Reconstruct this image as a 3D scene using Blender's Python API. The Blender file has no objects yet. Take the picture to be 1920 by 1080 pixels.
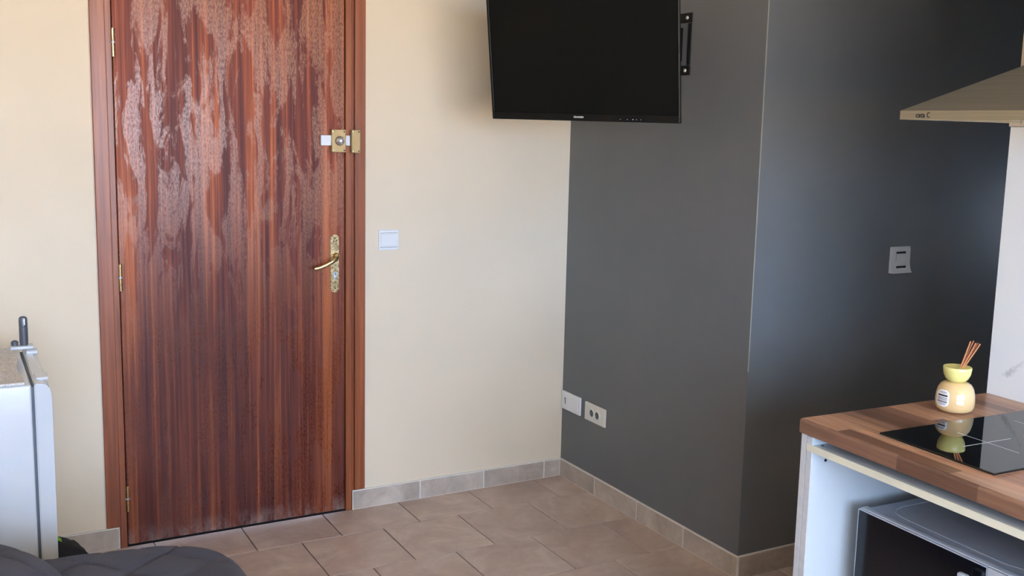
import bpy, bmesh, math, random
from mathutils import Vector, Matrix
random.seed(7)
SC = bpy.context.scene
COL = SC.collection
PI = math.pi

# ------------------------------------------------------------------ camera
CAM = (-2.3904, -3.8638, 1.5728)
YAW, PITCH, ROLL = 0.5136, -0.1442, 0.0246
FPX, PPX, PPY = 1934.77, 984.01, 517.20
fw = Vector((math.sin(YAW)*math.cos(PITCH), math.cos(YAW)*math.cos(PITCH), math.sin(PITCH)))
rt = Vector((math.cos(YAW), -math.sin(YAW), 0))
up = rt.cross(fw)
r2 = math.cos(ROLL)*rt + math.sin(ROLL)*up
u2 = -math.sin(ROLL)*rt + math.cos(ROLL)*up
cam = bpy.data.cameras.new('camera')
camo = bpy.data.objects.new('camera', cam)
COL.objects.link(camo)
camo.matrix_world = Matrix(((r2.x, u2.x, -fw.x, CAM[0]), (r2.y, u2.y, -fw.y, CAM[1]), (r2.z, u2.z, -fw.z, CAM[2]), (0, 0, 0, 1)))
cam.sensor_width = 36
cam.lens = FPX/1920*36
cam.shift_x = (960-PPX)/1920
cam.shift_y = (PPY-540)/1920
cam.clip_start = 0.05
SC.camera = camo

# ------------------------------------------------------------------ light
SKY, SKY_COL = 12.6, (0.51, 0.69, 1.0)
SUN, SUN_COL = 41.0, (1.0, 0.74, 0.38)
EXPOSURE = 1.05
WIN = (-3.5, -0.2, 0.85, 2.2)           # window opening in the rear wall: x0 x1 z0 z1
REAR = -5.6
w = bpy.data.worlds.new('sky')
SC.world = w
w.use_nodes = True
bgn = w.node_tree.nodes['Background']
bgn.inputs[0].default_value = (*SKY_COL, 1)
bgn.inputs[1].default_value = SKY
sl = bpy.data.lights.new('sun', 'SUN')
sl.energy = SUN
sl.color = SUN_COL
sl.angle = 0.01
so = bpy.data.objects.new('sun', sl)
COL.objects.link(so)
so.rotation_euler = Vector((0.75, -0.22, -0.8)).to_track_quat('-Z', 'Y').to_euler()
pl = bpy.data.lights.new('window_portal', 'AREA')
pl.shape = 'RECTANGLE'
pl.size, pl.size_y = WIN[1]-WIN[0], WIN[3]-WIN[2]
pl.cycles.is_portal = True
po = bpy.data.objects.new('window_portal', pl)
COL.objects.link(po)
po.location = ((WIN[0]+WIN[1])/2, REAR-0.12, (WIN[2]+WIN[3])/2)
po.rotation_euler = (PI/2, 0, 0)
vs = SC.view_settings
vs.view_transform = 'Standard'
vs.look = 'None'
vs.gamma = 1
vs.use_curve_mapping = False
vs.exposure = EXPOSURE

# ------------------------------------------------------------------ materials
def lin(c):
    return tuple(((v/255)/12.92 if v/255 <= .04045 else ((v/255+.055)/1.055)**2.4) for v in c)
class N:
    """small node-tree writer"""
    def __init__(s, name):
        s.m = bpy.data.materials.new(name)
        s.m.use_nodes = True
        s.t = s.m.node_tree
        s.b = s.t.nodes['Principled BSDF']
    def n(s, kind, **kw):
        x = s.t.nodes.new(kind)
        for k, v in kw.items():
            if k in x.bl_rna.properties and k != 'inputs':
                setattr(x, k, v)
            else:
                x.inputs[k.replace('_', ' ')].default_value = v
        return x
    def l(s, a, b):
        s.t.links.new(a, b)
    def set(s, **kw):
        for k, v in kw.items():
            s.b.inputs[k.replace('_', ' ')].default_value = v
        return s
    def coords(s, scale=(1, 1, 1), rot=(0, 0, 0), jitter=0):
        c = s.n('ShaderNodeTexCoord')
        mp = s.n('ShaderNodeMapping')
        mp.inputs['Scale'].default_value = scale
        mp.inputs['Rotation'].default_value = rot
        s.l(c.outputs['Object'], mp.inputs['Vector'])
        if jitter:
            oi = s.n('ShaderNodeObjectInfo')
            ml = s.n('ShaderNodeMath', operation='MULTIPLY')
            ml.inputs[1].default_value = jitter
            s.l(oi.outputs['Random'], ml.inputs[0])
            s.l(ml.outputs[0], mp.inputs['Location'])
        return mp.outputs['Vector']
    def noise(s, vec, scale, detail=4, rough=.55, dist=0):
        x = s.n('ShaderNodeTexNoise', Scale=scale, Detail=detail, Roughness=rough, Distortion=dist)
        s.l(vec, x.inputs['Vector'])
        return x.outputs['Fac']
    def ramp(s, fac, stops):
        x = s.n('ShaderNodeValToRGB')
        el = x.color_ramp.elements
        while len(el) < len(stops):
            el.new(0.5)
        for e, (p, c) in zip(el, stops):
            e.position = p
            e.color = (*c, 1) if len(c) == 3 else c
        s.l(fac, x.inputs['Fac'])
        return x.outputs['Color']
    def mix(s, fac, a, b, blend='MIX'):
        x = s.n('ShaderNodeMix', data_type='RGBA', blend_type=blend)
        for val, i in ((fac, 0), (a, 6), (b, 7)):
            if hasattr(val, 'is_linked'):
                s.l(val, x.inputs[i])
            else:
                x.inputs[i].default_value = val if i == 0 else (*val, 1)
        return x.outputs[2]
    def math(s, op, a, b, clamp=False):
        x = s.n('ShaderNodeMath', operation=op)
        x.use_clamp = clamp
        for val, i in ((a, 0), (b, 1)):
            if hasattr(val, 'is_linked'):
                s.l(val, x.inputs[i])
            else:
                x.inputs[i].default_value = val
        return x.outputs[0]
    def color(s, out):
        s.l(out, s.b.inputs['Base Color'])
        return s
    def rough(s, out):
        s.l(out, s.b.inputs['Roughness'])
        return s
    def bump(s, h, strength=.3, dist=.002):
        x = s.n('ShaderNodeBump', Strength=strength, Distance=dist)
        s.l(h, x.inputs['Height'])
        s.l(x.outputs[0], s.b.inputs['Normal'])
        return s

def plain(name, rgb, rough=.5, metal=0, var=.06, vs_=30, spec=.5, coat=0):
    k = N(name)
    c = lin(rgb)
    f = k.noise(k.coords(), vs_, 3)
    k.color(k.ramp(f, [(.3, tuple(v*(1-var) for v in c)), (.7, tuple(min(1, v*(1+var)) for v in c))]))
    k.set(Roughness=rough, Metallic=metal, Specular_IOR_Level=spec, Coat_Weight=coat)
    return k.m

M = {}
def wall_paint(name, rgb, rough, bump, var=.03, sheen=.5):
    k = N(name)
    c = lin(rgb)
    v = k.coords()
    f = k.noise(v, 2.3, 4)
    k.color(k.ramp(f, [(.3, tuple(x*(1-var) for x in c)), (.7, tuple(x*(1+var) for x in c))]))
    g = k.noise(v, 220, 3)
    h = k.noise(v, 9, 3)
    k.bump(k.math('ADD', k.math('MULTIPLY', g, .15), h), bump, .004)
    k.set(Roughness=rough, Specular_IOR_Level=sheen)
    return k.m
M['cream'] = wall_paint('cream_wall_paint', (228, 213, 189), .75, .08)
M['dark'] = wall_paint('charcoal_wall_paint', (107, 109, 110), .45, .10, .05, .45)
M['dark_rough'] = wall_paint('charcoal_wall_paint_uneven', (107, 109, 110), .56, .35, .08, .4)
M['white_paint'] = wall_paint('white_ceiling_paint', (238, 236, 230), .9, .05)
M['terrace'] = plain('pale_terrace_concrete', (205, 190, 165), .9)
M['bead'] = plain('pale_corner_edge', (150, 152, 140), .6)

# --- mahogany door
def door_mat():
    k = N('worn_varnished_mahogany')
    grain = k.noise(k.coords((24, 1, .40)), 1.0, 3, .55, .5)
    thin = k.noise(k.coords((85, 1, 1.1)), 1.0, 4, .65, .4)
    fine = k.noise(k.coords((300, 1, 14)), 1.0, 3, .7)
    wide = k.noise(k.coords((5, 1, .5)), 1.0, 2, .5, .3)
    f = k.math('ADD', k.math('MULTIPLY', grain, .40), k.math('ADD', k.math('MULTIPLY', thin, .36), k.math('MULTIPLY', wide, .24)))
    base = k.ramp(f, [(.37, lin((44, 14, 15))), (.45, lin((72, 26, 22))), (.53, lin((108, 48, 29))), (.62, lin((158, 86, 48)))])
    base = k.mix(k.math('MULTIPLY', fine, .3), base, lin((74, 32, 24)))
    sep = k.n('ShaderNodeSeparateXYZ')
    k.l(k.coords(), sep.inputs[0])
    hz = k.n('ShaderNodeMapRange', interpolation_type='SMOOTHSTEP')      # paler upper half: broad window reflection painted into the base colour
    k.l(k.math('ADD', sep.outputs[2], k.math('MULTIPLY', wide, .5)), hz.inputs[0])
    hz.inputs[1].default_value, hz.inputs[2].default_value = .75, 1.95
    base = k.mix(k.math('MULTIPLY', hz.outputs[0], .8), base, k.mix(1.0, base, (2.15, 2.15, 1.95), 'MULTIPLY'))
    # islands of glossy varnish left between matt worn areas
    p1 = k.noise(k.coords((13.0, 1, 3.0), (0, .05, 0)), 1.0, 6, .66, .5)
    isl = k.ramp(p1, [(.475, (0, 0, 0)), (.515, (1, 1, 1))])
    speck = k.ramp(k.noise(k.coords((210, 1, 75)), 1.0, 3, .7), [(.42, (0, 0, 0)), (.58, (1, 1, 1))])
    base = k.mix(k.math('MULTIPLY', k.math('MULTIPLY', isl, hz.outputs[0]), k.math('ADD', .06, k.math('MULTIPLY', speck, .40))), base, lin((206, 156, 124)))  # pale tint paints the window's reflected haze onto the varnish islands
    # scuffed pale bottom edge
    bz = k.n('ShaderNodeMapRange')
    k.l(sep.outputs[2], bz.inputs[0])
    bz.inputs[1].default_value, bz.inputs[2].default_value = .075, .0
    scuff = k.math('MULTIPLY', bz.outputs[0], k.ramp(k.noise(k.coords((22, 1, 10)), 1.0, 5, .7), [(.42, (0, 0, 0)), (.7, (1, 1, 1))]), True)
    base = k.mix(k.math('MULTIPLY', scuff, .7), base, lin((170, 150, 140)))
    chips = k.ramp(k.noise(k.coords((60, 1, 16)), 1.0, 2, .5), [(.80, (0, 0, 0)), (.83, (1, 1, 1))])
    base = k.mix(k.math('MULTIPLY', chips, .6), base, lin((190, 160, 150)))
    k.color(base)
    dry = k.math('SUBTRACT', 1.0, k.math('MULTIPLY', isl, k.math('ADD', .6, k.math('MULTIPLY', speck, .4))))
    k.rough(k.math('ADD', .22, k.math('MULTIPLY', dry, .30)))
    k.bump(k.math('ADD', k.math('MULTIPLY', isl, .02), k.math('ADD', k.math('MULTIPLY', fine, .5), k.math('MULTIPLY', speck, .3))), .14, .001)
    k.set(Specular_IOR_Level=.36)
    return k.m
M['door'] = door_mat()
def frame_mat():
    k = N('varnished_door_frame_wood')
    g = k.noise(k.coords((60, 60, 1.6)), 1.0, 4, .6, .4)
    w_ = k.noise(k.coords((12, 12, .8)), 1.0, 3)
    k.color(k.ramp(k.math('ADD', k.math('MULTIPLY', g, .6), k.math('MULTIPLY', w_, .4)),
                   [(.35, lin((114, 58, 34))), (.5, lin((146, 80, 47))), (.66, lin((172, 102, 62)))]))
    k.set(Roughness=.35)
    return k.m
M['frame'] = frame_mat()
def brass_mat(name, a, b, rough):
    k = N(name)
    f = k.noise(k.coords(), 130, 5, .7)
    k.color(k.ramp(f, [(.40, lin(b)), (.56, lin(a))]))
    k.set(Metallic=1.0, Roughness=rough)
    return k.m
M['brass'] = brass_mat('polished_brass', (222, 200, 150), (196, 170, 118), .25)
M['brass_worn'] = brass_mat('pitted_brass', (210, 188, 142), (128, 108, 76), .38)
M['brass_satin'] = plain('satin_brass_lacquer', (176, 152, 108), .42, .45, .05, 60)
M['chrome'] = plain('bright_chrome', (225, 226, 228), .28, .75, .02)
M['zinc'] = plain('zinc_plated_steel', (190, 194, 200), .35, .5, .03)
M['screw_dark'] = plain('dark_screw', (90, 74, 50), .4, .9)
M['black_hole'] = plain('black_recess', (16, 16, 18), .8)
M['caulk'] = plain('pale_caulk', (222, 208, 192), .8)
M['plastic'] = plain('white_switch_plastic', (232, 233, 234), .3, 0, .01)
M['plastic2'] = plain('off_white_socket_plastic', (224, 221, 210), .35, 0, .02)
M['plastic_grey'] = plain('silver_grey_switch_plastic', (214, 212, 210), .35, 0, .02)

# --- floor tile
def tile_mat(name, lo, hi, rough, bevel=0):
    k = N(name)
    v = k.coords((1, 1, 1), jitter=40)
    a = k.noise(v, 5.5, 6, .62, .8)
    b = k.noise(v, 26, 5, .65, .5)
    c = k.noise(v, 2.2, 2)
    f = k.math('ADD', k.math('MULTIPLY', a, .6), k.math('ADD', k.math('MULTIPLY', b, .22), k.math('MULTIPLY', c, .18)))
    mid = tuple((x+y)/2 for x, y in zip(lo, hi))
    k.color(k.ramp(f, [(.34, lin(lo)), (.5, lin(mid)), (.64, lin(hi))]))
    k.rough(k.math('ADD', rough, k.math('MULTIPLY', b, .15)))
    k.bump(a, .06, .002)
    return k.m
M['tile'] = tile_mat('beige_stone_look_tile', (172, 147, 133), (210, 189, 174), .30)
M['base_tile'] = tile_mat('greyish_stone_look_skirting_tile', (158, 145, 132), (206, 193, 180), .30)
M['grout'] = plain('brown_grout', (46, 36, 30), .9)
M['grout_white'] = plain('pale_grout', (226, 221, 213), .8)

# --- laminate worktop staves
def stave_mat():
    k = N('walnut_stave_wood')
    oi = k.n('ShaderNodeObjectInfo')
    tone = k.ramp(oi.outputs['Random'], [(0, lin((96, 70, 58))), (.25, lin((168, 120, 92))), (.5, lin((206, 158, 124))), (.75, lin((128, 92, 74))), (1, lin((226, 182, 148)))])
    g = k.noise(k.coords((90, 3.5, 90), jitter=30), 1.0, 5, .65, .6)
    k.color(k.mix(k.ramp(g, [(.35, (0, 0, 0)), (.7, (1, 1, 1))]), k.mix(.5, tone, lin((82, 56, 44))), tone))
    k.set(Roughness=.32)
    return k.m
M['stave'] = stave_mat()
def marble_mat():
    k = N('white_marbled_splash_panel')
    v = k.coords((1, 1, 1), (0.5, 0, 0))
    n = k.noise(v, 5.0, 6, .6, 1.5)
    m = k.noise(v, 3.0, 2)
    vein = k.ramp(k.math('ADD', n, k.math('MULTIPLY', m, .35)), [(.86, (0, 0, 0)), (.93, (1, 1, 1))])
    k.color(k.mix(k.math('MULTIPLY', vein, .55), lin((234, 236, 236)), lin((168, 170, 170))))
    k.set(Roughness=.3)
    return k.m
M['marble'] = marble_mat()
M['mel_white'] = plain('white_melamine', (206, 214, 218), .35, 0, .015)
M['mel_edge'] = plain('grey_white_board_edge', (205, 206, 208), .5, 0, .04, 60)
M['cream_edge'] = plain('cream_edge_band', (226, 222, 200), .45, 0, .03)
def brushed(name, rgb, rough, sc=(3, 3, 400)):
    k = N(name)
    f = k.noise(k.coords(sc), 1.0, 3)
    c = lin(rgb)
    k.color(k.ramp(f, [(.3, tuple(x*.9 for x in c)), (.7, tuple(min(1, x*1.06) for x in c))]))
    k.set(Metallic=1.0, Roughness=rough)
    return k.m
M['steel'] = brushed('brushed_stainless_steel', (172, 166, 150), .38)
M['alu'] = brushed('satin_aluminium', (214, 208, 198), .3)
M['silver'] = plain('silver_painted_metal', (176, 184, 196), .4, .35, .03)
M['silver_light'] = plain('pale_silver_plastic', (196, 202, 212), .35, .2, .02)
M['black_glass'] = plain('black_ceramic_glass', (8, 8, 10), .03, 0, 0, spec=.6)
M['door_glass'] = plain('dark_oven_glass', (12, 14, 20), .12, 0, 0)
M['print_white'] = plain('pale_printed_line', (190, 192, 194), .3)
M['print_dark'] = plain('dark_print', (30, 26, 28), .5)
M['tv_case'] = plain('glossy_black_tv_plastic', (9, 9, 9), .25, 0, .02, spec=.3)
M['tv_screen'] = plain('matt_black_tv_screen', (9, 10, 9), .34, 0, .02, spec=.18)
M['tv_edge'] = plain('shiny_tv_edge', (120, 120, 120), .2, .6)
M['black_metal'] = plain('black_powder_coated_steel', (9, 9, 9), .5, spec=.3)
M['logo'] = plain('silver_lettering', (226, 226, 226), .4)
M['fridge'] = plain('gloss_white_enamel', (196, 200, 205), .2, 0, .008, coat=.3)
M['gasket'] = plain('grey_door_gasket', (92, 96, 102), .6)
def linen():
    k = N('grey_woven_cloth')
    f = k.noise(k.coords((60, 260, 60)), 1.0, 4, .7)
    g = k.noise(k.coords((260, 60, 60)), 1.0, 4, .7)
    k.color(k.ramp(k.math('MULTIPLY', k.math('ADD', f, g), .5), [(.38, lin((176, 172, 168))), (.62, lin((226, 222, 218)))]))
    k.set(Roughness=.9)
    return k.m
M['linen'] = linen()
M['rod'] = plain('gunmetal_grey_plastic', (98, 100, 108), .3, .3, .03)
def duvet_mat():
    k = N('charcoal_quilted_cotton')
    f = k.noise(k.coords(), 300, 3)
    g = k.noise(k.coords(), 4, 4)
    k.color(k.ramp(k.math('ADD', k.math('MULTIPLY', f, .3), k.math('MULTIPLY', g, .7)), [(.35, lin((62, 61, 70))), (.65, lin((78, 76, 86)))]))
    k.set(Roughness=.85)
    k.b.inputs['Sheen Weight'].default_value = .05
    k.set(Specular_IOR_Level=.2)
    return k.m
M['duvet'] = duvet_mat()
M['mattress'] = plain('pale_mattress_ticking', (190, 190, 192), .9)
M['stitch'] = plain('dark_stitch_thread', (50, 50, 55), .9)
M['bag'] = plain('black_crumpled_fabric', (30, 33, 38), .8, 0, .15, 12)
M['green'] = plain('lime_green_fabric', (132, 190, 50), .7)
M['yellow_lid'] = plain('pastel_yellow_glaze', (232, 222, 138), .25, 0, .02)
def amber():
    k = N('peach_tinted_glass')
    k.set(Base_Color=(*lin((240, 206, 150)), 1), Roughness=.12, Transmission_Weight=.2, IOR=1.45, Coat_Weight=1.0, Coat_Roughness=.02)
    k.b.inputs['Subsurface Weight'].default_value = .3
    k.b.inputs['Subsurface Radius'].default_value = (.02, .012, .006)
    return k.m
M['peach'] = amber()
M['reed'] = plain('orange_reed_wood', (206, 140, 92), .6, 0, .12, 200)
M['reed_dark'] = plain('brown_reed_wood', (176, 104, 70), .6, 0, .12, 200)
M['label'] = plain('white_paper_label', (236, 238, 240), .5, 0, 0)
M['pvc'] = plain('white_window_profile', (238, 238, 238), .3, 0, .01)

# ------------------------------------------------------------------ mesh helpers
def box(bm, x0, x1, y0, y1, z0, z1, bev=0, seg=2):
    r = bmesh.ops.create_cube(bm, size=1)
    vs_ = r['verts']
    bmesh.ops.scale(bm, vec=(abs(x1-x0), abs(y1-y0), abs(z1-z0)), verts=vs_)
    bmesh.ops.translate(bm, vec=((x0+x1)/2, (y0+y1)/2, (z0+z1)/2), verts=vs_)
    if bev:
        ed = list({e for v in vs_ for e in v.link_edges})
        bmesh.ops.bevel(bm, geom=ed, offset=bev, segments=seg, affect='EDGES', profile=.5)
def prism(bm, pts, a0, a1, axis='z'):
    """extrude a 2-D polygon: axis z -> (x,y), axis y -> (x,z), axis x -> (y,z)"""
    def P(p, a):
        return {'z': (p[0], p[1], a), 'y': (p[0], a, p[1]), 'x': (a, p[0], p[1])}[axis]
    A = [bm.verts.new(P(p, a0)) for p in pts]
    B = [bm.verts.new(P(p, a1)) for p in pts]
    n = len(pts)
    bm.faces.new(A)
    bm.faces.new(list(reversed(B)))
    for i in range(n):
        bm.faces.new((A[i], B[i], B[(i+1) % n], A[(i+1) % n]))
    bmesh.ops.recalc_face_normals(bm, faces=bm.faces[:])
def lathe(bm, prof, cx=0, cy=0, cz=0, seg=32, axis='z', caps=True):
    rings = []
    for r, h in prof:
        ring = []
        for i in range(seg):
            a = 2*PI*i/seg
            c, s = r*math.cos(a), r*math.sin(a)
            p = {'z': (c, s, h), 'y': (c, h, s), 'x': (h, c, s)}[axis]
            ring.append(bm.verts.new((cx+p[0], cy+p[1], cz+p[2])))
        rings.append(ring)
    for a, b in zip(rings, rings[1:]):
        for i in range(seg):
            bm.faces.new((a[i], a[(i+1) % seg], b[(i+1) % seg], b[i]))
    if caps:
        bm.faces.new(rings[0])
        bm.faces.new(rings[-1])
    bmesh.ops.recalc_face_normals(bm, faces=bm.faces[:])
def tube(bm, path, rad, seg=10, flat=1.0):
    """round tube along points; rad may be a list; flat squeezes along the second normal"""
    pts = [Vector(p) for p in path]
    n = len(pts)
    rads = rad if isinstance(rad, (list, tuple)) else [rad]*n
    ref = Vector((0, 0, 1))
    rings = []
    for i, p in enumerate(pts):
        d = (pts[min(i+1, n-1)]-pts[max(i-1, 0)]).normalized()
        a = d.cross(ref)
        if a.length < 1e-3:
            a = d.cross(Vector((0, 1, 0)))
        a.normalize()
        b = a.cross(d).normalized()
        rings.append([bm.verts.new(p+(a*math.cos(t)*flat+b*math.sin(t))*rads[i]) for t in (2*PI*j/seg for j in range(seg))])
    for a, b in zip(rings, rings[1:]):
        for j in range(seg):
            bm.faces.new((a[j], a[(j+1) % seg], b[(j+1) % seg], b[j]))
    bm.faces.new(rings[0])
    bm.faces.new(rings[-1])
    bmesh.ops.recalc_face_normals(bm, faces=bm.faces[:])
def obj(name, bm, mat, parent=None, smooth=False, loc=None, rot=None, kind=None, label=None):
    me = bpy.data.meshes.new(name)
    if isinstance(bm, bpy.types.Mesh):
        me = bm
    else:
        bm.to_mesh(me)
        bm.free()
    if not me.materials:
        me.materials.append(M[mat] if isinstance(mat, str) else mat)
    if smooth:
        for p in me.polygons:
            p.use_smooth = True
        try:
            me.set_sharp_from_angle(angle=math.radians(38))
        except Exception:
            pass
    o = bpy.data.objects.new(name, me)
    COL.objects.link(o)
    if parent:
        o.parent = parent
    if loc:
        o.location = loc
    if rot:
        o.rotation_euler = rot
    if kind:
        o['kind'] = kind
    if label:
        o['label'] = label
    return o
def tag(o, label, cat, group=None, kind=None):
    o['label'] = label
    o['category'] = cat
    if group:
        o['group'] = group
    if kind:
        o['kind'] = kind
    return o
def thing(name, label, cat, loc=(0, 0, 0), rotz=0, group=None, kind=None, rot=None):
    o = bpy.data.objects.new(name, None)
    COL.objects.link(o)
    o.empty_display_size = .05
    o.location = loc
    o.rotation_euler = rot if rot else (0, 0, rotz)
    return tag(o, label, cat, group, kind)
def B(*a, **k):
    bm = bmesh.new()
    box(bm, *a, **k)
    return bm
def part(name, mat, parent, *a, smooth=False, label=None, **k):
    return obj(name, B(*a, **k), mat, parent, smooth=smooth, label=label)
def lettering(name, body, size, mat, parent, loc, rot, extrude=.0003):
    cu = bpy.data.curves.new(name, 'FONT')
    cu.body = body
    cu.size = size
    cu.offset = size*.018
    cu.extrude = extrude
    cu.align_x = 'CENTER'
    cu.align_y = 'CENTER'
    t = bpy.data.objects.new(name+'_tmp', cu)
    COL.objects.link(t)
    bpy.context.view_layer.update()
    me = bpy.data.meshes.new_from_object(t.evaluated_get(bpy.context.evaluated_depsgraph_get()))
    bpy.data.objects.remove(t)
    me.name = name
    me.materials.clear()
    me.materials.append(M[mat])
    return obj(name, me, mat, parent, loc=loc, rot=rot)

# ------------------------------------------------------------------ room shell
H = 2.5
PY = -1.2127                       # passage wall plane
XL = -4.6
KPH = math.radians(-2.4)           # kitchen wall is slightly out of square
KO = Vector((0.0, -2.14, 0))       # kitchen corner
def K(u, v, z=0):
    return (KO.x+u*math.cos(KPH)-v*math.sin(KPH), KO.y+u*math.sin(KPH)+v*math.cos(KPH), z)
DX0, DX1, DTOP = -1.891, -.984, 2.085   # rough door opening
bm = bmesh.new()
prism(bm, [(XL, 0), (DX0, 0), (DX0, DTOP), (DX1, DTOP), (DX1, 0), (0, 0), (0, H), (XL, H)], 0, .12, 'y')
tag(obj('wall_far', bm, 'cream'), 'cream painted wall around the mahogany door', 'wall', kind='structure')
bm = bmesh.new()
prism(bm, [(0, 0), (0, PY), (.12, PY+.12), (.12, .12), (0, .12)], 0, H)
tag(obj('wall_right', bm, 'dark'), 'charcoal painted wall behind the television bracket', 'wall', kind='structure')
bm = bmesh.new()
prism(bm, [(0, PY), (2.0, PY), (2.0, PY+.12), (.12, PY+.12)], 0, H)
tag(obj('wall_passage', bm, 'dark_rough'), 'charcoal side wall of the passage with the grey switch', 'wall', kind='structure')
bm = bmesh.new()
kd = [K(.017, 0)[:2], K(.017, REAR-KO.y-.2)[:2], (2.0, REAR-.1), K(2.0, 0)[:2]]
prism(bm, kd, 0, H)
tag(obj('wall_kitchen', bm, 'cream'), 'cream wall carrying the hood and the marbled splash panel', 'wall', kind='structure')
bm = bmesh.new()
W2 = (-1.54, -1.30, 1.0, 1.4)          # small window at the end of the passage: y0 y1 z0 z1
for a in ((-2.4, W2[0], 0, H), (W2[1], PY+.12, 0, H), (W2[0], W2[1], 0, W2[2]), (W2[0], W2[1], W2[3], H)):
    box(bm, 2.0, 2.1, a[0], a[1], a[2], a[3])
tag(obj('wall_passage_end', bm, 'dark'), 'charcoal end wall deep inside the passage', 'wall', kind='structure')
w2 = thing('window_2', 'small white framed window at the passage end', 'window', (2.05, (W2[0]+W2[1])/2, W2[2]), kind='structure')
hw2, hh2 = (W2[1]-W2[0])/2, W2[3]-W2[2]
for nm, a in (('window_stile', (-hw2, -hw2+.05, 0, hh2)), ('window_stile', (hw2-.05, hw2, 0, hh2)), ('window_rail', (-hw2+.05, hw2-.05, 0, .05)), ('window_rail', (-hw2+.05, hw2-.05, hh2-.05, hh2))):
    part(nm, 'pvc', w2, -.025, .025, a[0], a[1], a[2], a[3], bev=.004)
tag(obj('wall_left', B(XL-.1, XL, REAR-.1, .12, 0, H), 'cream'), 'cream left wall of the room outside the view', 'wall', kind='structure')
bm = bmesh.new()
x0, x1, z0, z1 = WIN
for a in ((XL, x0, 0, H), (x1, .3, 0, H), (x0, x1, 0, z0), (x0, x1, z1, H)):
    box(bm, a[0], a[1], REAR-.12, REAR, a[2], a[3])
tag(obj('wall_rear', bm, 'cream'), 'cream rear wall with the tall window behind the camera', 'wall', kind='structure')
tag(obj('ceiling', B(XL-.1, 2.1, REAR-.12, .12, H, H+.1), 'white_paint'), 'white ceiling above the room', 'ceiling', kind='structure')
win = thing('window_1', 'tall white framed window in the rear wall', 'window', ((x0+x1)/2, REAR-.06, z0), kind='structure')
wo = win.location
hw = (x1-x0)/2
for nm, a in (('window_stile', (-hw, -hw+.06, 0, z1-z0)), ('window_stile', (hw-.06, hw, 0, z1-z0)), ('window_rail', (-hw+.06, hw-.06, 0, .08)),
              ('window_rail', (-hw+.06, hw-.06, z1-z0-.06, z1-z0)), ('window_mullion', (-hw/3-.04, -hw/3+.04, .08, z1-z0-.06)), ('window_mullion', (hw/3-.04, hw/3+.04, .08, z1-z0-.06))):
    part(nm, 'pvc', win, a[0], a[1], -.03, .03, a[2], a[3], bev=.004)
tag(obj('terrace', B(-30, 30, -45, REAR-.12, -.25, -.15), 'terrace'), 'pale sunlit terrace outside the window', 'ground', kind='structure')
# thin pale worn edge of the outside corner
bm = bmesh.new()
lathe(bm, [(.0022, .75), (.0022, H)], .0005, PY+.0005, 0, 10)
tag(obj('trim_1', bm, 'bead', smooth=True), 'thin pale worn edge along the charcoal outside corner', 'trim', kind='structure')

# ------------------------------------------------------------------ floor tiles
fl = obj('floor', B(XL, 2.0, REAR, .05, -.12, -.0035), 'grout')
tag(fl, 'beige stone look tiled floor in staggered rows', 'floor', kind='structure')
TW, TD, G = .3253, .3254, .0040
cache = {}
def tile(xa, xb, ya, yb):
    key = (round(xb-xa, 4), round(yb-ya, 4))
    if key not in cache:
        bm = bmesh.new()
        box(bm, -key[0]/2, key[0]/2, -key[1]/2, key[1]/2, -.009, 0)
        top = [e for e in bm.edges if all(v.co.z > -.001 for v in e.verts)]
        bmesh.ops.bevel(bm, geom=top, offset=.0012, segments=1, affect='EDGES')
        me = bpy.data.meshes.new('floor_tile')
        bm.to_mesh(me)
        bm.free()
        me.materials.append(M['tile'])
        cache[key] = me
    return obj('floor_tile', cache[key], 'tile', fl, loc=((xa+xb)/2, (ya+yb)/2, 0))
rows = [(-.2434, 0.0)]
y = -.2434
while y > REAR:
    rows.append((max(y-TD, REAR), y))
    y -= TD
for i, (ya, yb) in enumerate(rows):
    off = -.4729 if i % 2 == 0 else -.3078
    kx = -30
    ym = (ya+yb)/2
    xmax = 2.0 if (ya > -2.3 and yb < PY+.3) else .02
    while True:
        xa = off+kx*TW
        xb = xa+TW
        kx += 1
        if xb < -3.3:
            continue
        if xa > xmax-.02:
            break
        xa, xb = max(xa, -3.6), min(xb, xmax)
        if xb-xa > .02:
            tile(xa+G/2, xb-G/2, ya+G/2, yb-G/2)
# rest of the floor, far left and out of view, as larger runs
# ------------------------------------------------------------------ skirting tiles
BT, BH = .008, .078
def skirt(name, label, a, b, joints, grout_dir):
    """a,b: end points of the skirting on the wall line; joints: distances along; normal to the room = grout_dir"""
    a, b = Vector((*a, 0)), Vector((*b, 0))
    d = (b-a).normalized()
    ang = math.atan2(d.y, d.x)
    root = thing(name, label, 'skirting', a, ang, kind='structure')
    L = (b-a).length
    cuts = [0]+[j for j in joints if 0 < j < L]+[L]
    s = grout_dir
    bed = part('grout_bed', 'grout_white', root, 0, L, 0, s*(BT-.0007), 0, BH+.0035)
    for p, q in zip(cuts, cuts[1:]):
        bmx = B(p+.0020, q-.0020, 0, s*BT, 0.001, BH, bev=.0012, seg=1)
        obj('skirting_tile', bmx, 'base_tile', root)
    return root
skirt('baseboard_far', 'grey stone look skirting between door and dark wall', (-.998, 0), (-BT, 0), [.300, .602, .907], -1)
skirt('baseboard_left', 'grey stone look skirting left of the door beside the fridge', (-3.6, 0), (-1.893, 0), [.11, .413, .716, 1.019, 1.322], -1)
skirt('baseboard_right', 'beige stone look skirting under the charcoal wall', (0, -BT), (0, PY-BT), [.287, .599, .904], -1)
skirt('baseboard_passage', 'beige stone look skirting along the passage wall', (0, PY), (1.6, PY), [.30, .605, .91, 1.215, 1.52], -1)

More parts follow.
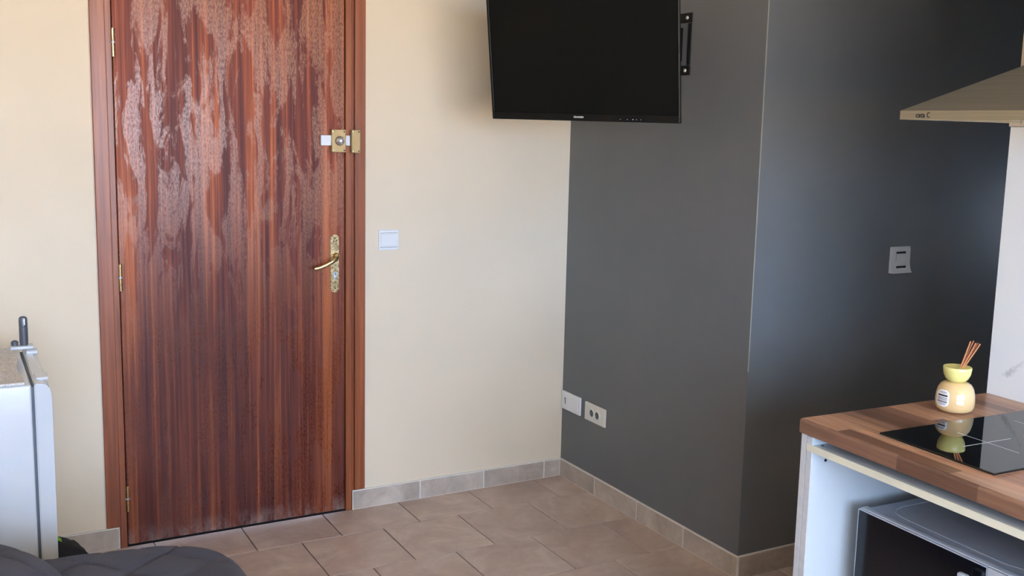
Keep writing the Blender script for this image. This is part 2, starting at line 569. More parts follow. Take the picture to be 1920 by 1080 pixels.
# ------------------------------------------------------------------ door
dr = thing('door_1', 'worn mahogany entrance door with brass fittings in a wooden frame', 'door', (-1.446, 0, 0), kind='structure')
def dpart(name, mat, parent, x0, x1, y0, y1, z0, z1, **k):
    """door parts are given in room coordinates"""
    return part(name, mat, parent, x0+1.446, x1+1.446, y0, y1, z0, z1, **k)
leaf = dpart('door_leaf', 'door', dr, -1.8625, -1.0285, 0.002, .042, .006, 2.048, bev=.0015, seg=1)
# jamb and architrave pieces
for nm, a in (('door_jamb', (-1.891, -1.866, .0, .11, 0, 2.075)), ('door_jamb', (-1.025, -1.0, .0, .11, 0, 2.075))):
    dpart(nm, 'frame', dr, a[0], a[1], -.004, a[3], a[4], a[5], bev=.002, seg=1)
dpart('rebate_strip', 'frame', dr, -1.0, -.984, .006, .11, 0, 2.085)
dpart('door_head', 'frame', dr, -1.866, -1.025, -.004, .11, 2.05, 2.085, bev=.002, seg=1)
dpart('door_stop', 'frame', dr, -1.866, -1.85, .045, .07, 0, 2.05)
dpart('door_stop', 'frame', dr, -1.85, -1.041, .045, .07, 2.03, 2.05)
dpart('door_stop', 'frame', dr, -1.041, -1.025, .045, .07, 0, 2.05)
dpart('architrave', 'frame', dr, -1.936, -1.886, -.012, 0, BH+.006, 2.13, bev=.003)
dpart('architrave', 'frame', dr, -.989, -.946, -.012, 0, BH+.006, 2.13, bev=.003)
dpart('architrave', 'frame', dr, -1.886, -.989, -.012, 0, 2.082, 2.13, bev=.003)
dpart('caulk_line', 'caulk', dr, -.9458, -.9425, -.003, 0, BH+.006, 2.13)
dpart('caulk_line', 'caulk', dr, -1.9395, -1.9365, -.003, 0, BH+.006, 2.13)
dpart('under_door_shade', 'black_hole', dr, -1.866, -1.025, .02, .11, -.003, .001)  # black strip painting the shade in the gap below the leaf
# hinges
for zc in (1.823, 1.005, .186):
    bm = bmesh.new()
    lathe(bm, [(.0015, -.050), (.0075, -.048), (.0075, -.0445), (.0062, -.044), (.0062, -.002)], 0, 0, 0, 14)
    h = obj('hinge', bm, 'brass', dr, smooth=True, loc=(-1.862+1.446, -.007, zc))
    bm = bmesh.new()
    lathe(bm, [(.0062, .0035), (.0062, .044), (.0075, .0445), (.0075, .048), (.0015, .050)], 0, 0, 0, 14)
    obj('hinge_knuckle', bm, 'brass', h, smooth=True)
    bm = bmesh.new()
    lathe(bm, [(.0085, -.002), (.0085, .0035)], 0, 0, 0, 14)
    obj('hinge_washer', bm, 'zinc', h, smooth=True)
# rim lock
lk = dpart('rim_lock', 'brass_satin', dr, -1.0885, -1.0315, -.026, .002, 1.4545, 1.5425, bev=.002, seg=1)
def lpart(name, bm, mat, parent=lk, loc=(0, 0, 0), smooth=True, rot=None):
    return obj(name, bm, mat, parent, smooth=smooth, loc=(loc[0]+1.446, loc[1], loc[2]), rot=rot)
part('lock_bolt', 'zinc', lk, -1.128+1.446, -1.0115+1.446, -.016, -.004, 1.4805, 1.5195, bev=.0008, seg=1)
bm = bmesh.new()
lathe(bm, [(.0135, 0), (.0165, -.004), (.0165, -.010), (.0150, -.016), (.0118, -.021), (.0065, -.0245), (.001, -.0255)], 0, 0, 0, 24, 'y')
lpart('turn_knob', bm, 'chrome', loc=(-1.0565, -.026, 1.4985))
bm = bmesh.new()
lathe(bm, [(.0185, 0), (.0185, -.0012)], 0, 0, 0, 24, 'y')
lpart('knob_ring', bm, 'screw_dark', loc=(-1.0565, -.026, 1.4985))
def screw(parent, x, z, y, mat='screw_dark', r=.0032):
    bm = bmesh.new()
    lathe(bm, [(r, .0005), (r*.9, -.0012), (r*.3, -.0016)], 0, 0, 0, 10, 'y')
    return obj('screw', bm, mat, parent, smooth=True, loc=(x+1.446, y, z))
for sx, sz, m_ in ((-1.0825, 1.5345, 'brass'), (-1.0385, 1.5335, 'screw_dark'), (-1.0825, 1.4625, 'brass'), (-1.0385, 1.4625, 'screw_dark')):
    screw(lk, sx, sz, -.026, m_)
kp = dpart('lock_keep', 'brass_satin', dr, -1.0095, -.974, -.030, -.010, 1.453, 1.542, bev=.002, seg=1)
for sx, sz, m_ in ((-1.003, 1.535, 'brass'), (-.981, 1.534, 'screw_dark'), (-1.003, 1.460, 'brass'), (-.981, 1.460, 'screw_dark')):
    screw(kp, sx, sz, -.030, m_)
# handle on long plate
bm = bmesh.new()
pts = []
for i in range(13):
    a = PI*i/12
    pts.append((.0172*math.cos(a), .097+.0172*math.sin(a)))
for i in range(13):
    a = PI+PI*i/12
    pts.append((.0172*math.cos(a), -.097+.0172*math.sin(a)))
prism(bm, pts, -.0045, .002, 'y')
hp = obj('handle_plate', bm, 'brass_worn', dr, smooth=True, loc=(-1.0700+1.446, 0, 1.0205))
bm = bmesh.new()
lathe(bm, [(.0125, -.004), (.0125, -.008), (.0095, -.012), (.0088, -.030)], 0, 0, 0, 18, 'y')
tube(bm, [(0, -.026, 0), (-.004, -.044, -.001), (-.014, -.052, -.006), (-.032, -.053, -.018), (-.055, -.051, -.030), (-.078, -.049, -.0385), (-.094, -.047, -.042), (-.100, -.046, -.0425)],
     [.0088, .0092, .0090, .0086, .0080, .0076, .0078, .0055], 12, .75)
obj('lever', bm, 'brass', hp, smooth=True, loc=(.004, 0, .031))
bm = bmesh.new()
lathe(bm, [(.0088, -.0045), (.0088, -.0075)], 0, 0, 0, 20, 'y')
box(bm, -.0052, .0052, -.0075, -.0045, -.022, -.004, bev=.002)
cyl = obj('key_cylinder', bm, 'zinc', hp, smooth=True, loc=(.0015, 0, -.040))
obj('keyway', B(-.0012, .0012, -.0079, -.007, -.0055, .0045), 'black_hole', cyl)
for sz, sx in ((.099, 0), (.088, -.004), (.090, .006), (-.098, .001)):
    bm = bmesh.new()
    lathe(bm, [(.0034, -.004), (.003, -.0056), (.001, -.006)], 0, 0, 0, 10, 'y')
    obj('plate_screw', bm, 'screw_dark', hp, smooth=True, loc=(sx, 0, sz))

# ------------------------------------------------------------------ switch beside the door
sw = thing('light_switch', 'white square light switch on the cream wall beside the door', 'light switch', (-.8455, 0, 1.107))
part('switch_plate', 'plastic', sw, -.0425, .0425, -.008, 0, -.0405, .0405, bev=.002)
part('switch_frame', 'plastic', sw, -.0375, .0375, -.0115, -.008, -.0275, .0265, bev=.0012)
part('rocker', 'plastic', sw, -.0345, .0345, -.0145, -.0115, -.0225, .0235, bev=.0012)
for zz in (-.0295, .0285):
    part('groove', 'gasket', sw, -.0375, .0375, -.0086, -.0079, zz-.0006, zz+.0006)

# sockets on the charcoal wall (local x runs along the wall towards the camera)
RB = -PI/2
s1 = thing('wall_socket', 'white double wall plate with phone socket and rocker in the wall corner', 'wall socket', (0, -.083, .359), RB)
part('plate', 'plastic', s1, -.078, -.0005, -.009, 0, -.0405, .0405, bev=.002)
part('plate', 'plastic', s1, .0005, .078, -.009, 0, -.0405, .0405, bev=.002)
m1 = part('phone_module', 'plastic', s1, -.062, -.016, -.0115, -.009, -.024, .026, bev=.001)
obj('phone_slot', B(-.0415, -.0370, -.0120, -.011, -.013, .014), 'black_hole', m1)
obj('phone_slot', B(-.046, -.0370, -.0120, -.011, .009, .014), 'black_hole', m1)
part('rocker', 'plastic', s1, .013, .064, -.0125, -.009, -.025, .026, bev=.0015)
s2 = thing('wall_socket', 'off white wide power socket with two round outlets on the charcoal wall', 'wall socket', (0, -.2795, .357), RB)
part('plate', 'plastic2', s2, -.079, .079, -.009, 0, -.0395, .0395, bev=.003)
part('outlet_insert', 'plastic2', s2, -.046, .046, -.0105, -.009, -.026, .026, bev=.001)
for cx in (-.019, .023):
    bm = bmesh.new()
    lathe(bm, [(.0160, -.0102), (.0160, -.0135), (.0175, -.0142), (.0195, -.0135), (.0205, -.0100)], cx, 0, 0, 28, 'y', caps=False)
    ring = obj('outlet_ring', bm, 'plastic2', s2, smooth=True)
    bm = bmesh.new()
    lathe(bm, [(.0162, -.0108), (.0162, -.0102)], cx, 0, 0, 28, 'y')
    rc = obj('outlet_recess', bm, 'gasket', ring)
    for dz in (-.0075, .0075):
        bm = bmesh.new()
        lathe(bm, [(.0024, -.0113), (.0024, -.0105)], cx, 0, dz, 10, 'y')
        obj('pin_hole', bm, 'black_hole', s2)
# curved grey switch on the passage wall
s3 = thing('light_switch', 'silver grey curved light switch on the passage wall under the hood', 'light switch', (.708, PY, 1.113))
bm = bmesh.new()
prof = [(.049, .006), (.035, .0085), (.018, .0085), (0, .0085), (-.018, .010), (-.035, .014), (-.049, .0215)]
fr, bk = [], []
for z_, d_ in prof:
    fr.append([bm.verts.new((x_, -d_, z_)) for x_ in (-.0505, .0505)])
    bk.append([bm.verts.new((x_, 0, z_)) for x_ in (-.0505, .0505)])
for i in range(len(prof)-1):
    bm.faces.new((fr[i][0], fr[i][1], fr[i+1][1], fr[i+1][0]))
    bm.faces.new((bk[i][0], bk[i+1][0], bk[i+1][1], bk[i][1]))
    for j in (0, 1):
        bm.faces.new((fr[i][j], fr[i+1][j], bk[i+1][j], bk[i][j]))
for i in (0, -1):
    bm.faces.new((fr[i][0], fr[i][1], bk[i][1], bk[i][0]))
bmesh.ops.recalc_face_normals(bm, faces=bm.faces[:])
obj('switch_plate', bm, 'plastic_grey', s3, smooth=True)
part('rocker_recess', 'black_hole', s3, -.0250, .0250, -.0093, -.006, -.020, .031)
part('rocker_gap', 'black_hole', s3, -.0250, .0250, -.0136, -.006, -.0305, -.0225)
part('rocker', 'plastic_grey', s3, -.0242, .0242, -.0124, -.006, -.0230, .0235, bev=.001)

# ------------------------------------------------------------------ television and bracket
TA, TT = 1.049, .148
tvc = Vector((-.473, -.813, 1.81))
nrm = Vector((-math.sin(TA)*math.cos(TT), -math.cos(TA)*math.cos(TT), -math.sin(TT)))
trt = Vector((math.cos(TA), -math.sin(TA), 0))
tup = nrm.cross(trt)
if tup.z < 0:
    tup = -tup
ro = -.004
tr2 = math.cos(ro)*trt+math.sin(ro)*tup
tu2 = -math.sin(ro)*trt+math.cos(ro)*tup
tm = Matrix((tr2, -nrm, tu2)).transposed()      # local x right, local y away from the viewer, local z up
tv = thing('television', 'flat black television tilted forward on a wall bracket', 'television', tvc, rot=tm.to_euler())
TW2, TH2 = .3675, .2175
part('housing', 'tv_case', tv, -TW2+.022, TW2-.022, .0035, .030, -TH2+.012, TH2-.012, bev=.006, smooth=True)
bez = part('bezel_side', 'tv_case', tv, -TW2, -TW2+.009, -.004, .004, -TH2, TH2, bev=.0015)
part('bezel_side', 'tv_case', tv, TW2-.009, TW2, -.004, .004, -TH2, TH2, bev=.0015)
part('bezel_top', 'tv_case', tv, -TW2+.009, TW2-.009, -.004, .004, TH2-.009, TH2, bev=.0015)
bb = part('bezel_bottom', 'tv_case', tv, -TW2+.009, TW2-.009, -.004, .004, -TH2, -TH2+.026, bev=.0015)
part('screen', 'tv_screen', tv, -TW2+.008, TW2-.008, -.001, .003, -TH2+.025, TH2-.008)
part('edge_trim', 'tv_edge', tv, TW2-.0048, TW2-.0030, -.0046, -.0035, -TH2+.004, TH2-.004)
part('edge_trim', 'tv_edge', tv, -TW2+.0085, -TW2+.0095, -.0046, -.0035, -TH2+.03, TH2-.004)
part('rear_bulge', 'tv_case', tv, -.22, .22, .030, .062, -.16, .12, bev=.012)
lettering('brand_lettering', 'GRANDIN', .0085, 'logo', bb, (-.012, -.0043, -TH2+.0135), (PI/2, 0, 0))
for i, (bx, bw) in enumerate(((.148, .0022), (.174, .0025), (.195, .0045), (.208, .0028), (.224, .0022))):
    part('button_mark', 'logo', bb, bx-bw/2, bx+bw/2, -.0044, -.0038, -TH2+.0085, -TH2+.0105)
br = thing('television_bracket', 'black steel swivel wall bracket behind the television', 'bracket', (0, -.745, 1.882))
part('wall_plate_strip', 'black_metal', br, -.004, 0, -.068, -.050, -.075, .075, bev=.001)
for zc in (.094, -.094):
    tb = part('wall_plate_tab', 'black_metal', br, -.005, 0, -.070, .070, zc-.0175, zc+.0175, bev=.0015)
    for yy in (-.047, .047):
        bm = bmesh.new()
        lathe(bm, [(.0068, -.0045), (.0068, -.0065), (.0052, -.0092), (.002, -.0098)], 0, yy, zc, 16, 'x')
        sc_ = obj('plate_screw', bm, 'chrome', tb, smooth=True)
        obj('screw_slot', B(-.0101, -.0094, yy-.0035, yy+.0035, zc-.0007, zc+.0007), 'black_hole', br)
part('wall_plate_strip', 'black_metal', br, -.004, 0, .030, .050, -.077, .077, bev=.001)
bm = bmesh.new()
lathe(bm, [(.016, -.07), (.016, .07)], -.03, 0, 0, 20)
box(bm, -.035, -.002, -.02, .02, -.06, .06)
obj('pivot_post', bm, 'black_metal', br, smooth=True)
back = tvc+tm @ Vector((0, .075, 0))
bl = back-Vector((0, -.745, 1.882))
bm = bmesh.new()
tube(bm, [(-.03, 0, 0), (-.15, .16, -.02), ], .014, 10)
obj('swing_arm', bm, 'black_metal', br, smooth=True)
bm = bmesh.new()
tube(bm, [(-.15, .16, -.02), (bl.x, bl.y, bl.z)], .014, 10)
obj('swing_arm', bm, 'black_metal', br, smooth=True)
bm = bmesh.new()
lathe(bm, [(.02, -.03), (.02, .03)], -.15, .16, -.02, 18)
obj('elbow_joint', bm, 'black_metal', br, smooth=True)
bm = bmesh.new()
box(bm, -.06, .06, -.004, .004, -.06, .06, bev=.002)
hd = obj('screen_plate', bm, 'black_metal', br, loc=tuple(bl-(tm @ Vector((0, .008, 0)))), rot=tm.to_euler())

# ------------------------------------------------------------------ kitchen (local u into the wall, v along it away from the door)
def kthing(name, label, cat, u, v, z, **k):
    return thing(name, label, cat, K(u, v, z), KPH, **k)
# splash panel
sp = kthing('splash_panel', 'white marbled splash panel standing behind the worktop', 'splash panel', .0085, -.42, .9005)
part('panel', 'marble', sp, -.0085, .0085, -.42, .42, 0, .700, bev=.0006, seg=1)
part('edge_trim', 'alu', sp, -.0110, .0085, -.42, .424, .700, .717, bev=.002)
# base cabinet
FZ = .866
cb = kthing('base_cabinet', 'open white base cabinet holding the microwave', 'cabinet', -.318, -.42, 0)
CU, CV = -.318, -.42
def cpart(name, mat, u0, u1, v0, v1, z0, z1, parent=cb, **k):
    return part(name, mat, parent, u0-CU, u1-CU, v0-CV, v1-CV, z0, z1, **k)
ep = cpart('end_panel', 'mel_white', -.634, -.02, -.021, -.004, 0, FZ)
obj('edge_band', B(-.637-CU, -.634-CU, -.0205-CV, -.0045-CV, 0, FZ-.0005), 'mel_edge', ep)
sd = cpart('side_panel', 'mel_white', -.634, -.03, -.0405, -.0225, .1, FZ-.002)
obj('edge_band', B(-.6365-CU, -.634-CU, -.040-CV, -.023-CV, .1, FZ-.003), 'mel_edge', sd)
cpart('side_panel', 'mel_white', -.634, -.03, -.84, -.822, 0, FZ)
tr_ = cpart('top_rail', 'mel_white', -.634, -.53, -.822, -.0405, .829, .8445)
obj('edge_band', B(-.6375-CU, -.634-CU, -.822-CV, -.0225-CV, .8285, .8450), 'cream_edge', tr_)
cpart('top_rail', 'mel_white', -.13, -.03, -.822, -.0405, .829, .8445)
cpart('shelf', 'mel_white', -.62, -.04, -.822, -.0405, .410, .428)
cpart('bottom_board', 'mel_white', -.62, -.04, -.822, -.0405, .1, .118)
cpart('back_panel', 'mel_white', -.038, -.030, -.822, -.0405, .1, .829)
cpart('plinth', 'mel_white', -.58, -.564, -.822, -.021, 0, .1)
bm = bmesh.new()
lathe(bm, [(.0035, -.0405-CV-.0018), (.0035, -.0405-CV)], -.592-CU, 0, .803, 12, 'y')
obj('screw_cap', bm, 'black_hole', cb)
bm = bmesh.new()
lathe(bm, [(.003, .8443), (.003, .8452)], -.615-CU, -.052-CV, 0, 12)
obj('screw_hole', bm, 'black_hole', cb)
# worktop with glued staves
wt = kthing('worktop', 'walnut stave worktop with square front edge over the cabinet', 'worktop', -.32, -.43, FZ)
WU, WV = -.32, -.43
TK = .0345
part('slab', 'stave', wt, -.630-WU, .002-WU, -.85-WV, -.0015-WV, .0005, TK-.006)
rng = random.Random(4)
U = -.634
n = 16
wdt = (.634+.0)/n
for i in range(n):
    v = 0.0
    first = True
    while v > -.86:
        ln = rng.uniform(.22, .46)
        if first:
            ln *= rng.uniform(.35, 1)
            first = False
        v2 = max(v-ln, -.86)
        if v2 < -.80:
            v2 = -.86
        u0 = U+i*wdt
        part('stave', 'stave', wt, u0-WU, u0+wdt-WU, v2-WV, v-WV, TK-.0065, TK)
        v = v2
v = 0.0
bm0 = None
for ln in (.30, .205, .18, .18):
    v2 = max(v-ln, -.86)
    bmx = bmesh.new()
    # front lipping: rounded upper arris
    pr_ = [(-.634-WU, 0), (-.641-WU, .0006), (-.6415-WU, .002), (-.6415-WU, TK-.0065), (-.6405-WU, TK-.0030), (-.6385-WU, TK-.0008), (-.634-WU, TK)]
    prism(bmx, pr_, v2-WV, v-WV, 'y')
    obj('front_lipping', bmx, 'stave', wt)
    v = v2
ZT = FZ+TK
# hob
hb = kthing('induction_hob', 'narrow black glass two zone hob let into the worktop', 'hob', -.307, -.326, ZT)
part('glass', 'black_glass', hb, -.2565, .2565, -.152, .152, .0008, .0058, bev=.0012)
part('rim', 'alu', hb, -.2555, .2555, -.151, .151, 0, .0010)
for cu_, arm in ((-.090, .080), (.122, .098)):
    part('zone_mark', 'print_white', hb, cu_-.0010, cu_+.0010, -arm, arm, .0056, .00595)
    part('zone_mark', 'print_white', hb, cu_-arm*.95, cu_-.0010, -.0010, .0010, .0056, .00595)
    part('zone_mark', 'print_white', hb, cu_+.0010, cu_+arm*.95, -.0010, .0010, .0056, .00595)
# microwave
mw = kthing('microwave', 'silver microwave with black glass door inside the cabinet', 'microwave', -.54, -.103, .428)
MH, MWW, MD = .272, .452, .36
by = part('body', 'silver', mw, .031, MD, -MWW+.004, -.002, .012, MH-.004, bev=.004, smooth=True)
part('front_frame', 'silver_light', mw, .008, .030, -MWW, 0, .010, MH, bev=.003, smooth=True)
dg = part('door', 'silver_light', mw, .0015, .008, -.359, 0, .012, MH-.002, bev=.0012)
obj('door_glass', B(0, .002, -.3585, -.0045, .016, MH-.0045), 'door_glass', dg)
bm = bmesh.new()
box(bm, -.030, -.016, -.338, -.312, .030, .246, bev=.005, seg=3)
box(bm, -.018, .001, -.333, -.317, .045, .065, bev=.002)
box(bm, -.018, .001, -.333, -.317, .205, .225, bev=.002)
obj('handle', bm, 'silver_light', dg, smooth=True)
cp_ = part('control_panel', 'silver_light', mw, .0015, .008, -MWW, -.3605, .012, MH-.002, bev=.0012)
for zz in (.185, .085):
    bm = bmesh.new()
    lathe(bm, [(.021, 0), (.020, -.010), (.017, -.013)], 0, -.406, zz, 24, 'x')
    obj('dial', bm, 'silver', cp_, smooth=True)
obj('display', B(-.0002, .002, -.44, -.372, .222, .25), 'door_glass', cp_)
# pressed line on the lid
bm = bmesh.new()
path = []
for i in range(7):
    a = PI/2*i/6
    path.append((.050+.05*(1-math.sin(a)) , -.035-.05*(1-math.cos(a)), MH-.0042))
pth = [(.33, -.035, MH-.0042)]+path+[(.05, -.39, MH-.0042)]
pth = [(.33, -.033, MH-.0042), (.11, -.033, MH-.0042), (.085, -.040, MH-.0042), (.065, -.055, MH-.0042), (.056, -.078, MH-.0042), (.054, -.11, MH-.0042), (.054, -.34, MH-.0042), (.056, -.37, MH-.0042), (.065, -.395, MH-.0042), (.085, -.41, MH-.0042), (.11, -.418, MH-.0042), (.33, -.418, MH-.0042)]
tube(bm, pth, .0011, 6)
obj('pressed_line', bm, 'silver_light', by, smooth=True)
for fx in (.05, .31):
    for fy in (-.04, -.41):
        bm = bmesh.new()
        lathe(bm, [(.012, 0), (.014, .013)], fx, fy, 0, 12)
        obj('foot', bm, 'gasket', mw)
# hood
hd_ = kthing('cooker_hood', 'brushed steel pyramid cooker hood above the hob', 'cooker hood', -.004, -.328, 1.6095)
HU, HV = -.004, -.328
uf, vl, vr = -.4205-HU, .30, -.30
bm = bmesh.new()
zt = .0205
# hollow rim: four walls
box(bm, uf, uf+.004, vr, vl, 0, zt)
box(bm, uf+.004, 0, vl-.004, vl, 0, zt)
box(bm, uf+.004, 0, vr, vr+.004, 0, zt)
obj('rim', bm, 'steel', hd_)
bm = bmesh.new()
cu_, cvl, cvr, cz = -.212-HU, .11, -.11, .137
lo = [bm.verts.new(p) for p in ((uf, vr, zt), (uf, vl, zt), (0, vl, zt), (0, vr, zt))]
hi = [bm.verts.new(p) for p in ((cu_, cvr, cz), (cu_, cvl, cz), (0, cvl, cz), (0, cvr, cz))]
for i in range(4):
    bm.faces.new((lo[i], lo[(i+1) % 4], hi[(i+1) % 4], hi[i]))
bm.faces.new(hi)
bm.faces.new(list(reversed(lo)))
bmesh.ops.recalc_face_normals(bm, faces=bm.faces[:])
obj('canopy', bm, 'steel', hd_)
part('chimney', 'steel', hd_, cu_+.004, .0195, cvr+.004, cvl-.004, cz, H-1.6095-.002)
part('grease_filter', 'alu', hd_, uf+.03, -.03, .005, vl-.02, .006, .012)
part('grease_filter', 'alu', hd_, uf+.03, -.03, vr+.02, -.005, .006, .012)
lettering('brand_lettering', 'cata', .0165, 'print_dark', hd_, (uf-.0003, .2395, .0098), (PI/2, 0, -PI/2))
bm = bmesh.new()
arc = []
for i in range(15):
    a = math.radians(50+i*19)
    arc.append((uf-.0004, 0.2155-.0042*math.cos(a), .0105+.0054*math.sin(a)))
tube(bm, arc, .0009, 6)
obj('brand_emblem', bm, 'print_dark', hd_)

# ------------------------------------------------------------------ reed diffuser
rd = thing('reed_diffuser', 'peach glass reed diffuser with yellow bowl top on the worktop', 'diffuser', (-.231, -.0, 0))
rd.location = (-.231, -2.221, ZT)
bm = bmesh.new()
lathe(bm, [(.030, .0), (.038, .0015), (.0435, .007), (.0465, .017), (.0467, .030), (.0450, .045), (.0415, .058), (.0355, .0675), (.028, .0725), (.020, .074)], 0, 0, 0, 48)
bt_ = obj('bottle', bm, 'peach', rd, smooth=True)
bm = bmesh.new()
lathe(bm, [(.0155, .0735), (.020, .0750), (.0270, .082), (.0315, .092), (.0332, .103), (.0335, .1095), (.0325, .1110), (.0290, .1108), (.010, .1095), (.004, .1092)], 0, 0, 0, 48)
obj('bowl_top', bm, 'yellow_lid', rd, smooth=True)
camdir = Vector((CAM[0]+.231, CAM[1]+2.221, 0)).normalized()
side = Vector((-camdir.y, camdir.x, 0))      # to the right as seen from the room
base = Vector((-.0, 0, .100))
for i, (sx, dy, hgt, mt) in enumerate(((.024, .004, .178, 'reed'), (.031, -.005, .177, 'reed_dark'), (.036, .006, .1755, 'reed'), (.041, -.001, .174, 'reed_dark'), (.046, .003, .1735, 'reed'))):
    b0 = base+side*(.004+.0012*i)+camdir*(dy*.3)
    t0 = Vector((0, 0, hgt))+side*sx+camdir*dy*2
    bm = bmesh.new()
    tube(bm, [b0, t0], .0017, 8)
    obj('reed', bm, mt, rd, smooth=True)
# curved paper label on the bottle
bm = bmesh.new()
ca = math.atan2(camdir.y, camdir.x)
def rad_at(z):
    pr = [(.0435, .007), (.0465, .017), (.0467, .030), (.0450, .045), (.0415, .058), (.0355, .0675)]
    for (ra, za), (rb, zb) in zip(pr, pr[1:]):
        if z <= zb:
            return ra+(rb-ra)*max(0, (z-za)/(zb-za))
    return pr[-1][0]
A0 = ca-.68
NA, NZ = 10, 12
grid = []
for j in range(NZ+1):
    zz = .0155+.041*j/NZ
    t = abs(2*j/NZ-1)
    hwid = .40*(1-max(0, t-.55)**2*2.6)
    grid.append([bm.verts.new(((rad_at(zz)+.0006)*math.cos(A0+hwid*(2*i/NA-1)), (rad_at(zz)+.0006)*math.sin(A0+hwid*(2*i/NA-1)), zz)) for i in range(NA+1)])
for j in range(NZ):
    for i in range(NA):
        bm.faces.new((grid[j][i], grid[j][i+1], grid[j+1][i+1], grid[j+1][i]))
lb = obj('paper_label', bm, 'label', bt_, smooth=True)
for zz, wv, th in ((.051, .22, .0012), (.0485, .27, .0008), (.043, .30, .0042), (.0375, .30, .0014), (.034, .31, .0014), (.0305, .28, .0010), (.0275, .31, .0022), (.0235, .26, .0010), (.0205, .22, .0010)):
    bm = bmesh.new()
    rr = rad_at(zz)+.0009
    a_, b_ = [], []
    for i in range(7):
        ang = A0+wv*(2*i/6-1)
        a_.append(bm.verts.new((rr*math.cos(ang), rr*math.sin(ang), zz-th/2)))
        b_.append(bm.verts.new((rr*math.cos(ang), rr*math.sin(ang), zz+th/2)))
    for i in range(6):
        bm.faces.new((a_[i], a_[i+1], b_[i+1], b_[i]))
    obj('label_print', bm, 'print_dark', bt_)

# ------------------------------------------------------------------ fridge
fr_ = thing('refrigerator', 'small white refrigerator seen from its side beside the door', 'refrigerator', (-2.42, -.6175, 0))
FX, FY = -2.42, -.6175
def fpart(name, mat, x0, x1, y0, y1, z0, z1, parent=fr_, **k):
    return part(name, mat, parent, x0-FX, x1-FX, y0-FY, y1-FY, z0, z1, **k)
fpart('body', 'fridge', -2.68, -2.2135, -.858, -.378, .03, .850, bev=.006, seg=3, smooth=True)
fpart('gasket', 'gasket', -2.2135, -2.2065, -.852, -.384, .05, .843)
bm = bmesh.new()
# door with rounded upper front edge
dp = [(-2.2065, .045), (-2.168, .045), (-2.165, .05), (-2.1635, .80), (-2.1650, .826), (-2.170, .840), (-2.178, .848), (-2.190, .8505), (-2.2065, .851)]
prism(bm, [(a-FX, b) for a, b in dp], -.860-FY, -.376-FY, 'y')
bmesh.ops.bevel(bm, geom=bm.edges[:], offset=.003, segments=2, affect='EDGES')
obj('door', bm, 'fridge', fr_, smooth=True)
fpart('hinge_cover', 'fridge', -2.200, -2.166, -.455, -.412, .848, .859, bev=.003)
fpart('hinge_cover', 'fridge', -2.198, -2.166, -.80, -.735, .846, .855, bev=.003)
for fx in (-2.64, -2.25):
    for fy in (-.82, -.42):
        bm = bmesh.new()
        lathe(bm, [(.018, 0), (.018, .03)], fx-FX, fy-FY, 0, 12)
        obj('foot', bm, 'gasket', fr_)
# cloth on the fridge
bm = bmesh.new()
nx, ny = 26, 30
g = [[None]*(ny+1) for _ in range(nx+1)]
g2 = [[None]*(ny+1) for _ in range(nx+1)]
for i in range(nx+1):
    for j in range(ny+1):
        x = -2.665+(.432)*i/nx
        yy = -.852+.468*j/ny
        x += .004*math.sin(yy*21)*(i/nx)
        z = .8525+.0022*math.sin(x*60+yy*13)*math.sin(yy*37)+.0016
        g[i][j] = bm.verts.new((x-FX, yy-FY, z+.003))
        g2[i][j] = bm.verts.new((x-FX, yy-FY, .8505))
for i in range(nx):
    for j in range(ny):
        bm.faces.new((g[i][j], g[i+1][j], g[i+1][j+1], g[i][j+1]))
        bm.faces.new((g2[i][j], g2[i][j+1], g2[i+1][j+1], g2[i+1][j]))
for i in range(nx):
    for jj in (0, ny):
        bm.faces.new((g[i][jj], g[i+1][jj], g2[i+1][jj], g2[i][jj]))
for j in range(ny):
    for ii in (0, nx):
        bm.faces.new((g[ii][j], g[ii][j+1], g2[ii][j+1], g2[ii][j]))
bmesh.ops.recalc_face_normals(bm, faces=bm.faces[:])
cl = obj('cloth', bm, 'linen', smooth=True, loc=(FX, FY, 0))
tag(cl, 'grey woven cloth spread over the fridge top', 'cloth')
# small white unit with two rods
rt_ = thing('wireless_unit', 'slim white unit with two upright grey antennas on the fridge top', 'router', (-2.206, -.405, .859))
part('case', 'fridge', rt_, -.035, .030, -.024, .020, 0, .010, bev=.003, smooth=True)
def rod(x, yv, r, h):
    bm = bmesh.new()
    lathe(bm, [(r*.92, .008), (r*.92, .012), (r, .020), (r, h*.66), (r*.93, h*.665), (r*.93, h*.675), (r, h*.68), (r, h-.010), (r*.86, h-.004), (r*.5, h-.0008), (r*.1, h)], x, yv, 0, 20)
    return obj('antenna', bm, 'rod', rt_, smooth=True)
a1 = rod(.0045, 0, .0125, .100)
obj('clip', B(.0045+.001, .0045+.005, -.0138, -.011, .074, .094, bev=.001), 'chrome', a1)
rod(-.021, .004, .0110, .026)

# ------------------------------------------------------------------ bag on the floor by the fridge
def blob(rx, ry, rz, amp, seed):
    bm = bmesh.new()
    bmesh.ops.create_icosphere(bm, subdivisions=4, radius=1)
    r_ = random.Random(seed)
    wv = [(Vector((r_.uniform(-1, 1), r_.uniform(-1, 1), r_.uniform(-1, 1)))*r_.uniform(3, 9), r_.uniform(0, 6)) for _ in range(9)]
    for v_ in bm.verts:
        p = v_.co.copy()
        k = 1+amp*sum(abs(math.sin(p.dot(d)+f))-.5 for d, f in wv)/4
        v_.co = Vector((p.x*rx*k, p.y*ry*k, max(p.z*k, -.55)*rz))
    zmin = min(v_.co.z for v_ in bm.verts)
    for v_ in bm.verts:
        v_.co.z -= zmin
        v_.co.x += -.35*v_.co.z
    return bm
bg = thing('fabric_bag', 'black crumpled fabric bag on the floor behind the fridge door', 'bag', (-2.105, -.165, 0))
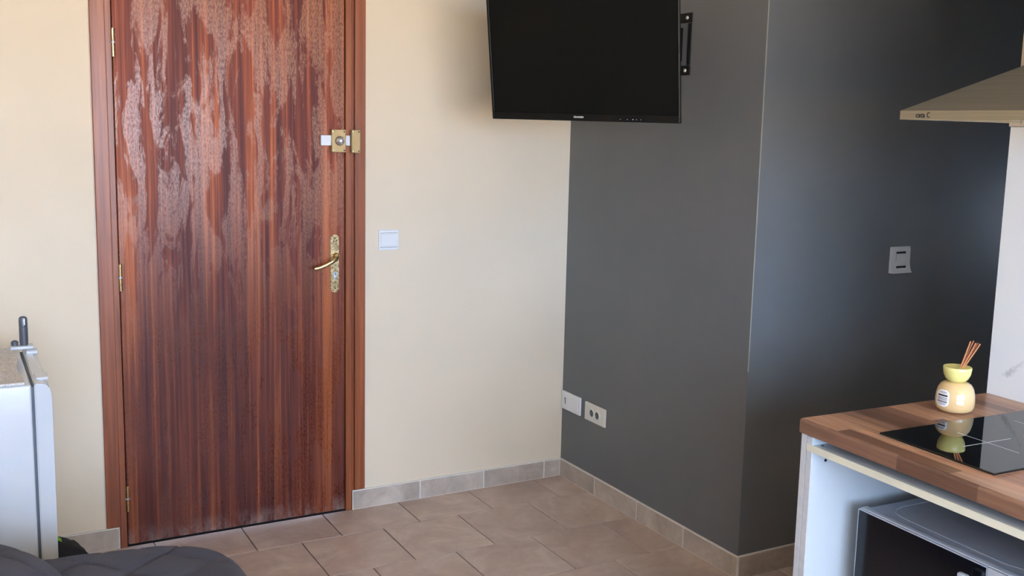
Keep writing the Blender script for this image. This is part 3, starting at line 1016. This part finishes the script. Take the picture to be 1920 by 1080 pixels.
obj('bag_body', blob(.105, .095, .088, .20, 5), 'bag', bg, smooth=True)
bm = bmesh.new()
tube(bm, [(-.060, .02, .115), (-.045, .0, .142), (-.024, -.012, .150), (-.008, -.018, .136), (-.004, -.018, .112)], [.010, .013, .014, .013, .009], 10, .6)
obj('handle_loop', bm, 'green', bg, smooth=True, label='lime green strap')

# ------------------------------------------------------------------ bed with quilted cover
bd = thing('bed', 'bed with a charcoal quilted cover at the room corner', 'bed', (-2.53, -2.25, 0))
bxo, byo = -2.53, -2.25
part('mattress', 'mattress', bd, -.64, .66, -.92, .90, .22, .42, bev=.04, seg=3, smooth=True)
part('bed_base', 'black_metal', bd, -.62, .64, -.90, .88, .08, .22)
for fx in (-.58, .60):
    for fy in (-.86, .84):
        part('bed_leg', 'black_metal', bd, fx-.03, fx+.03, fy-.03, fy+.03, 0, .08)
X0, X1, Y0, Y1 = -.72, .80, -1.0, 1.085      # cover outline (local)
RC = .26
def sd_box(x, y):
    cx, cy = (X0+X1)/2, (Y0+Y1)/2
    qx = abs(x-cx)-(X1-X0)/2+RC
    qy = abs(y-cy)-(Y1-Y0)/2+RC
    return math.hypot(max(qx, 0), max(qy, 0))+min(max(qx, qy), 0)-RC
def cover_z(x, y):
    d = -sd_box(x, y)                        # distance inside the outline
    t = min(1, max(0, d/.13))
    z = .09+(0.512-.09)*math.sqrt(max(0, 1-(1-t)**2.4))
    z += .012*math.sin(x*7+y*3)*math.sin(y*6-x*2)*t
    # raised fold of bedding at the left
    hx, hy = (x-(-.02))/.37, (y-.62)/.37
    r = math.hypot(hx, hy)
    if r < 1:
        z += .150*math.sqrt(1-r**4)*t
    # stitched diamonds
    for s in (1, -1):
        q = (x+s*y)/.19+.15*s
        f = abs(q-round(q))*.19
        z -= .005*math.exp(-(f/.006)**2)*t
        z += .0025*t*abs(math.sin(PI*q))
    return z
bm = bmesh.new()
nx, ny = 150, 200
gv = [[bm.verts.new((X0+(X1-X0)*i/nx, Y0+(Y1-Y0)*j/ny, cover_z(X0+(X1-X0)*i/nx, Y0+(Y1-Y0)*j/ny))) for j in range(ny+1)] for i in range(nx+1)]
for i in range(nx):
    for j in range(ny):
        q = (gv[i][j], gv[i+1][j], gv[i+1][j+1], gv[i][j+1])
        if sd_box(sum(v_.co.x for v_ in q)/4, sum(v_.co.y for v_ in q)/4) < .002:
            bm.faces.new(q)
for v_ in [v_ for v_ in bm.verts if not v_.link_faces]:
    bm.verts.remove(v_)
obj('quilted_cover', bm, 'duvet', bd, smooth=True)
